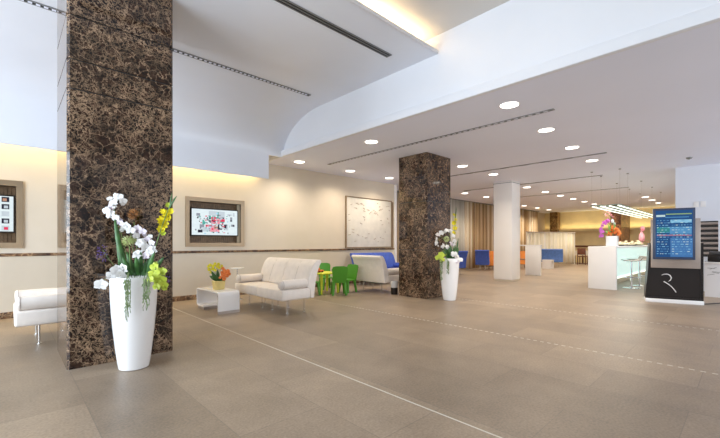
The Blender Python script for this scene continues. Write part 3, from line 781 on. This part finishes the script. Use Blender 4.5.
items2 = [
 ('orchid_spray', 'white orchid spray arching left out of the farther vase', 'flower', -.02, [(450, 256, .02), (447, 244), (441, 236), (437, 242)],
   [((436, 243), 'orchid', 'petal_white', .09), ((436, 239), 'orchid', 'petal_white', .09), ((438, 235), 'orchid', 'petal_white', .1), ((441, 233), 'orchid', 'petal_white', .1), ((444, 232), 'orchid', 'petal_white', .08), ((438, 246), 'orchid', 'petal_white', .05)], [], .004),
 ('orchid_spray', 'white orchid spray arching right at the top of the farther vase', 'flower', .02, [(451, 256, .02), (452, 244), (449, 233), (453, 235)],
   [((447, 231), 'orchid', 'petal_white', .1), ((451, 232), 'orchid', 'petal_white', .1), ((453, 236), 'orchid', 'petal_white', .09), ((454, 241), 'orchid', 'petal_white', .09), ((454, 245), 'orchid', 'petal_white', .08)], [], .004),
 ('orchid_spray', 'white blossoms low in the middle of the farther vase', 'flower', .0, [(449, 254, -.03), (448, 248, -.05)],
   [((443, 246, -.05), 'orchid', 'petal_white', .1), ((447, 247, -.06), 'orchid', 'petal_white', .09), ((451, 244, -.05), 'orchid', 'petal_lilac', .1)], [], .004),
 ('carnation', 'pale green pompon flower in the farther vase', 'flower', .0, [(448, 254, .0), (446, 243, -.05)], [((446.5, 239, -.05), 'ball', 'petal_cream', .12)], [], .004),
 ('orchid_spray', 'white orchids over the right rim of the farther vase', 'flower', .1, [(456, 258, -.05), (458, 257, -.08)],
   [((454, 254, -.1), 'orchid', 'petal_white', .11), ((457, 257, -.12), 'orchid', 'petal_white', .11), ((460, 260, -.12), 'orchid', 'petal_white', .10), ((457, 262, -.15), 'orchid', 'petal_lilac', .09)], [], .004),
 ('cymbidium_spray', 'lime yellow blossoms over the left rim of the farther vase', 'flower', -.1, [(443, 258, -.05), (441, 256, -.08)],
   [((441, 255, -.12), 'orchid', 'petal_lime', .12), ((438, 258, -.1), 'orchid', 'petal_lime', .11), ((442, 260, -.15), 'orchid', 'petal_lime', .10), ((444, 254, -.06), 'orchid', 'petal_lime', .08)], [], .004),
 ('gladiolus', 'tall yellow gladiolus rising right out of the farther vase', 'flower', .06, [(452, 256, .0), (454, 240, .02), (455, 225, .02), (456, 212, .02)],
   [((454, 233, .02), 'trumpet', 'petal_yellow', .07), ((455, 228, .02), 'trumpet', 'petal_yellow', .09), ((454, 223, .02), 'trumpet', 'petal_yellow', .09), ((456, 219, .02), 'trumpet', 'petal_yellow', .08), ((455, 215, .02), 'trumpet', 'petal_yellow', .06)],
   [((455, 218, .02), (456, 207, .02), .02), ((455, 256), (458, 238), .035)], .004),
 ('leaf_spray', 'dark green foliage in the mouth of the farther vase', 'plant', .0, [(450, 258, .0)], [],
   [((448+i*.7, 260, -.02), (442+i*1.6, 250 - (i % 3)*2.5, -.1 + .04*(i % 4)), .06) for i in range(11)], .003),
]
arrangement(V2, 449.5, 7.8, items2, g2)
tendril(V2, 441, 7.8, 0, 261, 283, 'grey green moss trailing down the left side of the farther vase', g2)
tendril(V2, 447.5, 7.8, 0, 261, 276, 'grey green moss trailing down the front of the farther vase', g2)

# potted flowers on the coffee table
PP = Vector((2.72, 6.52, .375))
r = thing('flower_pot', PP, 'pale yellow flower pot on the white coffee table', 'pot')
MB().prism([(-.085, -.085), (.085, -.085), (.085, .085), (-.085, .085)], 'z', 0, .15).build('pot_body', M['pot_yellow'], r)
for v in r.children[0].data.vertices:
    if v.co.z < .01: v.co.x *= .86; v.co.y *= .86
MB().box((-.09, -.09, .128), (.09, .09, .152), .006).build('rim', M['pot_yellow'], r)
def bunch(base, name, label, heads, m, lv, stemcol='stem'):
    r = thing(name, base, label, 'flower', 'flowers in the pot on the coffee table')
    mb = MB()
    for h in heads: mb.tube([(0, 0, 0), (h[0]*.4, h[1]*.4, h[2]*.6), h[:3]], .003, 6)
    mb.build('stem', M[stemcol], r)
    for h in heads: blossom(r, h[:3], 'ruffle', M[m], h[3], CAMDIR+Vector((random.uniform(-.6, .6), 0, random.uniform(-.2, .6))))
    for a, b, wd in lv: MB().petal(a, b, wd, CAMDIR, .1, 6).build('leaf', M['leaf'], r, solid=.0015)
def sc(px, z, d=0): return Rr*((px-217.5)/370.5*6.55)*1.0 + Ff*d + Vector((0, 0, z))
bunch(PP+Vector((0, 0, .145)), 'daffodils', 'yellow blossoms on the left of the yellow pot', [(*sc(209, .28), .075), (*sc(212, .22), .075), (*sc(216, .26), .07), (*sc(208, .21), .07), (*sc(218, .24), .06), (*sc(214, .31), .06), (*sc(210, .16), .06), (*sc(213, .27, -.03), .07), (*sc(217, .30, .03), .07), (*sc(220, .27, .02), .06), (*sc(207, .26, .02), .06), (*sc(215, .20, -.04), .06)], 'petal_yellow',
      [(sc(216, 0), sc(211, .18, -.03), .06), (sc(217, 0), sc(209, .10, -.03), .06), (sc(217, 0), sc(214, .13, -.05), .07), (sc(218, 0), sc(216, .2, -.0), .05)])
bunch(PP+Vector((.03, -.03, .145)), 'begonia', 'orange blossoms on the right of the yellow pot', [(*sc(221, .10, -.05), .09), (*sc(223, .15, -.03), .09), (*sc(219, .15), .08), (*sc(224, .09, -.03), .07), (*sc(222, .05, -.06), .08), (*sc(218, .07, -.05), .06), (*sc(221, .19), .07), (*sc(224, .18, .02), .08), (*sc(219, .22, .02), .07), (*sc(222, .12, -.08), .08), (*sc(225, .13, .02), .08)], 'petal_orange',
      [(sc(217, 0), sc(220, .08, -.04), .05), (sc(217, 0), sc(215, .08, -.04), .06), (sc(218, 0), sc(223, .04, -.03), .05)])

# ------------------------------------------------------------------ waste bin at the middle column
r = thing('waste_bin', (6.56, 5.74, 0), 'small black waste bin with a pale liner beside the middle marble column', 'bin')
MB().lathe([(0, 0), (.075, 0), (.085, .16), (.08, .16), (.07, .01), (0, .01)], n=20).build('bin_body', M['black'], r)
MB().lathe([(.082, .14), (.088, .2), (.09, .27), (.084, .31), (.08, .30), (.082, .2), (.078, .14)], n=20).build('liner', M['bag'], r)

# ------------------------------------------------------------------ curtains
def curtain(x0, x1, y, label, m, z1=LC-.03, amp=.085, wl=.24, name='curtain', pts=None, z0=.02, top=.03):
    r = thing(name, (x0, y, 0), label, 'curtain', 'long window curtains' if pts is None else None)
    mb = MB(); L = (x1-x0) if pts is None else pts; n = int(L/.022)
    rows = [z0, (z0+z1)/2, z1]; grid = []
    ph = random.uniform(0, 6)
    for z in rows:
        grid.append([mb.bm.verts.new((L*i/n, amp*math.sin(2*PI*L*i/n/wl+ph+.8*math.sin(L*i/n*3))*(1.0 if z < z1 else .8), z)) for i in range(n+1)])
    for a, b in zip(grid, grid[1:]):
        for i in range(n):
            f = mb.bm.faces.new((a[i], a[i+1], b[i+1], b[i])); f.smooth = True
    mb.build('cloth', m, r, solid=.004)
    MB().box((0, -amp-.02, z1), (L, amp+.02, z1+top)).build('track', M['slat'] if pts is None else M['cloth'], r)
    return r
edges = [9.6, 11.6, 13.9, 15.2, 17.2, 19.3, 20.9, 22.3, 23.75]
names = ['striped tan curtain just behind the cream wall end', 'striped tan curtain behind the middle marble column', 'paler grey sheer curtain right of the yellow gladiolus', 'striped tan curtain behind the orange armchair',
         'striped tan curtain just left of the white column', 'striped tan curtain hidden mostly by the white column', 'brown curtain first to the right of the white column', 'brown curtain farthest away, next to the ochre wall']
for i in range(8):
    curtain(edges[i]+.02, edges[i+1]-.02, 9.05, names[i], M['sheer'] if i == 2 else M['curtain'])
# ivory screen
r = curtain(0, 0, 0, 'low ivory pleated fabric screen behind the bright blue sofa', M['screen_cloth'], z1=1.76, amp=.03, wl=.24, name='fabric_screen', pts=3.2, z0=.12, top=.03)
r['category'] = 'screen'
r.location = (19.6, 8.05, 0); r.rotation_euler = (0, 0, math.atan2(6.6-8.05, 22.45-19.6))
for t in (.02, 1.6, 3.18): MB().box((t-.02, -.02, 0), (t+.02, .02, 1.76)).box((t-.02, -.15, 0), (t+.02, .15, .02)).build('post', M['cloth'], r)

# ------------------------------------------------------------------ far seating
sofa('lounge_armchair', .78, 'blue armchair directly right of the farther white vase', 'blue lounge seats', body='blue', bol='blue', modules=1, loc=(12.2, 8.35, 0), rz=math.radians(180+62))
sofa('lounge_armchair', .58, 'blue armchair in front of the curtains beside the orange armchair', 'blue lounge seats', body='blue', bol='blue', modules=1, loc=(15.3, 8.50, 0), rz=math.radians(205))
sofa('lounge_sofa', 1.05, 'bright blue sofa in front of the ivory fabric screen', 'blue lounge seats', body='blue_light', bol='blue_light', modules=1, loc=(20.11, 7.55, 0), rz=math.radians(199))
def tub(loc, rz, label, m, group):
    r = thing('tub_chair', loc, label, 'armchair', group, rz)
    MB().box((-.3, -.3, .18), (.3, .3, .44), .04, seg=3).build('seat', M[m], r)
    mb = MB(); n = 16
    P0 = [(.36*math.cos(a), .36*math.sin(a)) for a in [math.radians(-40+260*i/n) for i in range(n+1)]]
    P1 = [(.28*math.cos(a), .28*math.sin(a)) for a in [math.radians(-40+260*i/n) for i in range(n+1)]]
    mb.prism(P0+P1[::-1], 'z', .2, .82); mb.build('backrest', M[m], r)
    for sx in (-1, 1):
        for sy in (-1, 1): MB().cyl((sx*.22, sy*.22, 0), (sx*.2, sy*.2, .2), .015).build('leg', M['wood_brown'], r)
    return r
t0 = tub((16.0, 8.15, 0), 0, 'orange tub armchair beside the blue one, partly behind the white column', 'orange', 'orange tub armchairs')
dup(t0, (17.9, 7.75, 0), 1.2, 'orange tub armchair seen just right of the white column')
def dining_chair(loc, rz, label, seatm='wood_brown'):
    r = thing('dining_chair', loc, label, 'chair', 'dark dining chairs in the far lounge', rz)
    MB().box((-.21, -.21, .43), (.21, .21, .475), .015).build('seat', M[seatm], r)
    MB().box((-.21, .18, .55), (.21, .215, .92), .015).build('backrest', M[seatm], r)
    for sx in (-1, 1):
        MB().box((sx*.19-.017, .18, 0), (sx*.19+.017, .214, .9)).build('leg', M['wood_brown'], r)
        MB().box((sx*.19-.017, -.2, 0), (sx*.19+.017, -.166, .44)).build('leg', M['wood_brown'], r)
    return r
d0 = dining_chair((17.1, 7.2, 0), .4, 'dark brown chair immediately right of the white column')
cs = [((23.2, 6.42), 1.57, 'dark brown dining chair nearest the ivory fabric screen'), ((24.1, 6.05), 3.0, 'dark brown dining chair in front of the first white-clothed table'), ((24.0, 7.25), .1, 'dark brown dining chair behind the first white-clothed table'),
      ((20.9, 4.3), 1.4, 'dark brown dining chair close to the end of the white bar'), ((22.3, 3.75), -1.5, 'dark brown dining chair behind the second white-clothed table')]
for (x, y), a, l in cs: dup(d0, (x, y, 0), a, l)
def cloth_table(loc, label):
    r = thing('dining_table', loc, label, 'table', 'white-clothed tables in the far lounge')
    MB().lathe([(0, .74), (.38, .74), (.40, .735), (.41, .60), (.42, .50), (.41, .50), (.39, .72), (0, .72)], n=28).build('tablecloth', M['cloth'], r)
    MB().cyl((0, 0, .02), (0, 0, .72), .04).build('stem', M['wood_brown'], r)
    MB().lathe([(0, 0), (.22, 0), (.2, .03), (0, .03)], n=24).build('base', M['wood_brown'], r)
    return r
c0 = cloth_table((24.05, 6.65, 0), 'round white-clothed table nearest the ivory fabric screen')
dup(c0, (21.6, 4.05, 0), 0, 'round white-clothed table nearest the white bar')
bpy.context.view_layer.update()
# high white table
r = thing('high_table', (14.15, 5.29, 0), 'slim high white counter with solid panel legs right of the white column', 'table')
MB().box((0, 0, 1.09), (.14, 1.75, 1.13), .004).build('tabletop', M['gloss_white'], r)
MB().box((.01, .01, 0), (.13, .56, 1.09), .004).build('panel_leg', M['gloss_white'], r)
MB().box((.01, 1.5, 0), (.13, 1.74, 1.09), .004).build('panel_leg', M['gloss_white'], r)
r = thing('low_table', (18.3, 6.5, 0), 'small low white table in front of the bright blue sofa', 'table')
MB().box((-.2, -.2, .38), (.2, .2, .42), .005).build('tabletop', M['gloss_white'], r)
MB().box((-.19, -.19, 0), (-.15, .19, .38)).box((.15, -.19, 0), (.19, .19, .38)).build('panel_leg', M['gloss_white'], r)

# ------------------------------------------------------------------ bar
r = thing('bar_counter', (11.2, 2.34, 0), 'long white bar counter with backlit pale teal front', 'bar')
MB().box((0, 0, 0), (.09, .63, 1.11), .004).build('end_panel', M['satin_white'], r)
MB().box((.09, 0, 1.06), (6.6, .63, 1.11), .004).build('countertop', M['satin_white'], r)
MB().box((.09, .36, .16), (6.6, .42, 1.06)).build('backlit_panel', M['teal_glow'], r)
MB().box((.09, .40, 0), (6.6, .63, .16)).build('plinth', M['wall_low'], r)
MB().box((.09, .33, .155), (6.6, .36, .19)).build('light_line', M['tube'], r)
MB().box((.09, .42, .16), (6.6, .63, 1.06)).build('back_cabinet', M['satin_white'], r)
def stool(loc, rz, label):
    r = thing('bar_stool', loc, label, 'stool', 'chrome bar stools at the bar', rz)
    MB().lathe([(0, 0), (.20, 0), (.20, .008), (.05, .02), (.03, .035), (0, .035)], n=28).build('base', M['chrome'], r)
    MB().cyl((0, 0, .03), (0, 0, .74), .026).build('column', M['chrome'], r)
    MB().tube([(-.03, 0, .28), (-.15, -.1, .28), (-.18, -.2, .3), (0, -.24, .3), (.18, -.2, .3), (.15, -.1, .28), (.03, 0, .28)], .009, 8).build('footrest', M['chrome'], r)
    prof = [(-.20, .755), (-.10, .735), (.08, .735), (.17, .755), (.215, .83), (.232, .83), (.19, .74), (.09, .715), (-.11, .715), (-.215, .738)]
    mb = MB().prism(prof, 'y', -.2, .2); mb.build('seat', M['silver'], r)
    return r
s0 = stool((12.05, 2.18, 0), -PI/2+.3, 'chrome bar stool nearer the white end of the bar')
dup(s0, (12.85, 2.14, 0), -PI/2+1.0, 'chrome bar stool partly behind the information kiosk')
# things on the bar
r = thing('flower_pot', (12.1, 2.62, 1.11), 'white square pot on the near end of the bar', 'pot')
MB().box((-.125, -.125, 0), (.125, .125, .28), .008).build('pot_body', M['gloss_white'], r)
MB().box((-.11, -.11, .277), (.11, .11, .288)).build('soil', M['wood_brown'], r)
BP = Vector((12.1, 2.62, 1.11+.285))
def sc2(px, py, d=0):
    k = 10.24+d; u = (px-360)/370.5
    return Vector((k*(.6887+.725*u), k*(.725-.6887*u), 1.2+(243-py)/370.5*k)) - BP
def barspray(name, label, px, kind, m, s, lv=()):
    r = thing(name, BP, label, 'flower', 'flowers in the pot on the bar')
    P = [sc2(*p) for p in px]
    MB().tube([Vector((0, 0, 0)), P[-1]*.35+Vector((0, 0, .12))]+[P[-1]], .006, 6).tube(P, .005, 6).build('stem', M['stem'], r)
    for p in P: blossom(r, p, kind, M[m], s*random.uniform(.85, 1.15), CAMDIR+Vector((random.uniform(-.5, .5), 0, random.uniform(-.3, .3))))
    for a, b, wd in lv: MB().petal(sc2(*a), sc2(*b), wd, CAMDIR, .1, 6).build('leaf', M['leaf_light'], r, solid=.002)
barspray('orchid_spray', 'magenta orchid spray hanging left of the white pot on the bar', [(601, 236), (601.5, 232), (600.5, 229), (602, 226), (604, 223.5), (606, 222), (608, 221)], 'orchid', 'petal_magenta', .13)
barspray('heather_sprig', 'dusky pink sprigs at the top of the bouquet on the bar', [(604, 215.5), (607, 213.5), (605, 211.5), (609, 215), (611, 217)], 'spray', 'petal_pink', .14)
barspray('orchid_spray', 'white blossom in the bouquet on the bar', [(612, 221), (614, 224)], 'ruffle', 'petal_white', .13)
barspray('lily', 'orange blossoms just above the white pot on the bar', [(611, 231), (614, 232), (616, 230), (613, 228), (609, 234), (618, 233)], 'ruffle', 'petal_orange', .16, [((611, 236), (607, 224), .1), ((612, 236), (614, 222), .08), ((611, 236), (605, 231), .1)])
def platter(loc, label, n):
    r = thing('platter', loc, label, 'plate', 'platters of food on the bar')
    MB().lathe([(0, 0), (.13, 0), (.2, .025), (.2, .03), (.12, .01), (0, .01)], n=24).build('dish', M['black'], r)
    rn = random.Random(n); mb = MB()
    for i in range(26): 
        a = rn.uniform(0, 6.3); q_ = rn.uniform(0, .13); mb.ball((q_*math.cos(a), q_*math.sin(a), (.03+(.15-q_)*.9*rn.random())), .045, 8, (1, 1, .7))
    o = mb.build('food', M['food'], r); o['kind'] = 'stuff'
for i, x in enumerate((12.8, 13.6, 14.5, 15.5)):
    platter((x, 2.62, 1.11), ['platter of pale snacks nearest the white pot on the bar', 'second platter of pale snacks from the white pot', 'third platter of pale snacks from the white pot', 'platter of pale snacks beside the pink vase'][i], i)
r = thing('pink_vase', (16.75, 2.72, 1.11+.16), 'pink vase with a pale pink flower head on a dark stand on the bar', 'vase')
MB().lathe([(0, 0), (.10, 0), (.125, .08), (.12, .2), (.10, .30), (.05, .38), (.045, .42), (.055, .44), (0, .44)], n=24).build('vase_body', M['petal_pink'], r)
for k, (a, b) in enumerate(((0, 0), (.05, .03), (-.05, .02), (0, .07))): blossom(r, (a, -.03, .52+b), 'ball', M['petal_pink'], .2, CAMDIR)
r.scale = (.72, .72, .8)
r = thing('cake_stand', (16.75, 2.72, 1.11), 'dark red round stand under the pink vase', 'stand')
MB().lathe([(0, .13), (.2, .13), (.21, .145), (.2, .16), (0, .16)], n=28).build('plate', M['wood_brown'], r)
MB().lathe([(0, 0), (.1, 0), (.09, .02), (.03, .05), (.03, .13), (0, .13)], n=20).build('foot', M['petal_pink'], r)

# suspended tube lamp over the bar
r = thing('pendant_lamp', (11.5, 2.3, 2.18), 'long hanging rack of glowing tubes above the bar', 'ceiling light')
for k in range(4): MB().cyl((0, .06+k*.195, 0), (6.6, .06+k*.195, 0), .016, n=10).build('tube', M['tube'], r)
for k in range(15): MB().box((.05+k*.46, 0, .02), (.12+k*.46, .72, .032)).build('crossbar', M['glass_edge'], r)
rn = random.Random(4)
for k in (0, 1, 3, 5, 7):
    for y in (.04, .68):
        MB().cyl((.075+k*.92, y, .03), (.07+k*.92, y, LC-2.18-.012), .0014, n=5).cyl((.07+k*.92, y, LC-2.18-.02), (.07+k*.92, y, LC-2.18), .028, n=12).build('cable', M['slat'], r)
al = area('tube_light', (14.5, 2.66, 2.12), (6, .6), 60, (1, .97, .85))

# ------------------------------------------------------------------ information kiosk
def kiosk():
    a = Vector((9.475, 1.474, 0)); b = Vector((9.715, .604, 0)); d = (b-a).normalized(); rz = math.atan2(d.y, d.x)
    r = thing('information_kiosk', a, 'black information kiosk with a lit blue display and a white stroke emblem', 'kiosk', None, rz)
    # local: x along the front to the right, y away from the viewer
    W = .90
    MB().box((0, 0, 0), (W, .42, .075), .004).build('plinth', M['gloss_white'], r)
    pan = MB().prism([(0, .075), (.0, .16), (.055, .78), (.075, 1.0), (W-.03, 1.0), (W-.03, .78), (W, .16), (W, .075)], 'y', .04, .12).build('front_panel', M['black'], r)
    MB().prism([(.02, .075), (.02, .11), (W-.02, .11), (W-.02, .075)], 'y', .015, .04).build('lower_lip', M['black'], r)
    for s in (0, 1):
        x0, x1 = (.0, .045) if s == 0 else (W-.045, W)
        mb = MB().prism([(.03, .075), (.38, .075), (.30, 1.20), (.03, 1.20)], 'x', x0 + (.004 if s == 0 else 0), x1 - (.004 if s == 1 else 0))
        for v in mb.bm.verts:
            if s == 0: v.co.x += .055*v.co.z
        mb.build('side_wing', M['black'], r)
    plate = MB().box((.085, -.02, .70), (.845, .05, 1.68), .008).build('silver_housing', M['silver'], r)
    disp = MB().box((.11, -.09, .875), (.755, -.022, 1.885), .006).build('display', mat('blue_bezel', (.035, .055, .11), .35, noise=(5, .1)), r)
    cols = [(.03, .10, .27), (.30, .62, .85), (.12, .34, .62), (.05, .28, .30), (.45, .22, .32), (.62, .80, .80), (.08, .22, .50), (.35, .50, .20)]
    ms = [em('kiosk_colour_%d' % i, c, .8) for i, c in enumerate(cols)]
    mb = MB(); L = [0]
    def rc(x0, x1, z0, z1, mi): L[0] += 1; quad(mb.bm, x0, x1, z0, z1, -.0905-.00012*L[0], mi)
    rc(.15, .715, .92, 1.845, 0)
    rc(.38, .715, .93, 1.30, 6); rc(.38, .70, 1.60, 1.66, 1); rc(.17, .37, 1.40, 1.52, 3); rc(.37, .70, 1.38, 1.52, 2); rc(.17, .70, 1.34, 1.37, 4); rc(.16, .30, 1.72, 1.76, 5); rc(.31, .70, 1.76, 1.78, 7); rc(.30, .66, 1.70, 1.715, 2)
    rn = random.Random(12); z = 1.64
    while z > .95:
        x = .17
        while x < .68:
            w_ = rn.uniform(.012, .05); rc(x, min(x+w_, .70), z, z+.012, rn.choice([1, 5, 1, 2, 2])); x += w_+rn.uniform(.008, .03)
            if .34 < x < .38: x = .40
        z -= .047
    mb.build('picture', ms, disp, fix=False)
    # the white brush stroke emblem
    def loc(px, py): 
        t = (px-645.5)/58.5*.9; k = 7.587+(7.125-7.587)*t/.9
        return Vector((t, .034, 1.2+(243-py)/370.5*k))
    e1 = [loc(*p) for p in ((662.5, 275.2), (665, 274.3), (668.5, 274.2), (671.2, 275.6), (672.4, 278), (671.6, 280.3), (669.5, 281.6))]
    e2 = [loc(*p) for p in ((664.6, 281.6), (666.5, 282.6), (669.7, 284.5), (672.5, 286.8), (674.8, 289.3), (677.2, 292.6))]
    MB().tube(e1, lambda t: .004+.006*math.sin(PI*t), 8).tube(e2, lambda t: .010-.004*t, 8).build('emblem', mat('white_emblem', (.85, .83, .82), .4), pan)
kiosk()
tag(MB().tube([(9.78, .66, .008), (9.95, .55, .008), (10.2, .42, .008), (10.6, .38, .008), (11.0, .2, .008), (11.1, -.1, .008)], .010, 8).build('power_cable', M['black']), 'black power cable on the floor behind the kiosk', 'cable')

# reception desk on the right edge
r = thing('reception_desk', (11.3, -1.2, 0), 'white desk cut by the right edge of the photo', 'desk')
MB().box((0, 0, .74), (.75, 1.92, .775), .004).build('desktop', M['gloss_white'], r)
MB().box((.03, .02, .0), (.06, 1.9, .74)).build('front_panel', M['paper'], r)
MB().box((.06, 1.86, 0), (.73, 1.9, .74)).build('side_panel', M['gloss_white'], r)
rn = random.Random(2); mb = MB()
for i in range(14):
    y = rn.uniform(1.0, 1.8); z = rn.uniform(.15, .66); mb.box((.024, y-.06, z), (.03, y+.06, z+.008), rot=Matrix.Rotation(rn.uniform(-.4, .4), 3, 'X'))
mb.build('printed_marks', M['slat'], r)
r = thing('printer', (11.62, .42, .775), 'black office printer on the white desk', 'printer')
MB().box((-.2, -.3, 0), (.2, .24, .17), .015).build('printer_body', M['black'], r)
MB().box((-.19, -.28, .17), (.16, .22, .235), .012).build('scanner_lid', mat('printer_grey', (.07, .07, .075), .4), r)
r = thing('louvre_panel', (12.53, .53, .86), 'white framed louvre with dark gaps on the white wall behind the kiosk', 'vent')
MB().box((-.012, 0, 0), (-.001, .62, .88)).build('backing', M['dark'], r)
MB().box((-.035, -.03, -.03), (0, 0, .91)).box((-.035, .62, -.03), (0, .65, .91)).box((-.035, 0, -.03), (0, .62, 0)).box((-.035, 0, .88), (0, .62, .91)).build('frame', M['white_wall'], r)
for i in range(7): MB().box((-.045, 0, .06+i*.122), (-.012, .62, .115+i*.122), rot=Matrix.Rotation(.35, 3, 'Y')).build('slat', M['silver'], r)
for k, (y, w_) in enumerate(((.93, .05), (.80, .05))):
    o = MB().box((12.512, y-w_, 2.1), (12.53, y+w_, 2.24), .004).build('wall_plaque', M['trim_white'])
    tag(o, ['small grey wall plaque, left one of the pair high on the white wall', 'small grey wall plaque, right one of the pair high on the white wall'][k], 'plaque', 'grey plaques on the white wall')
r = thing('smoke_detector', (11.2, .95, LC), 'small round smoke detector on the lower ceiling above the kiosk', 'smoke detector')
MB().lathe([(0, -.035), (.04, -.035), (.055, -.02), (.06, 0)], n=24).build('detector_body', M['slat'], r)
MB().lathe([(0, -.041), (.015, -.041), (.015, -.034)], n=14).build('sensor', M['dark'], r)
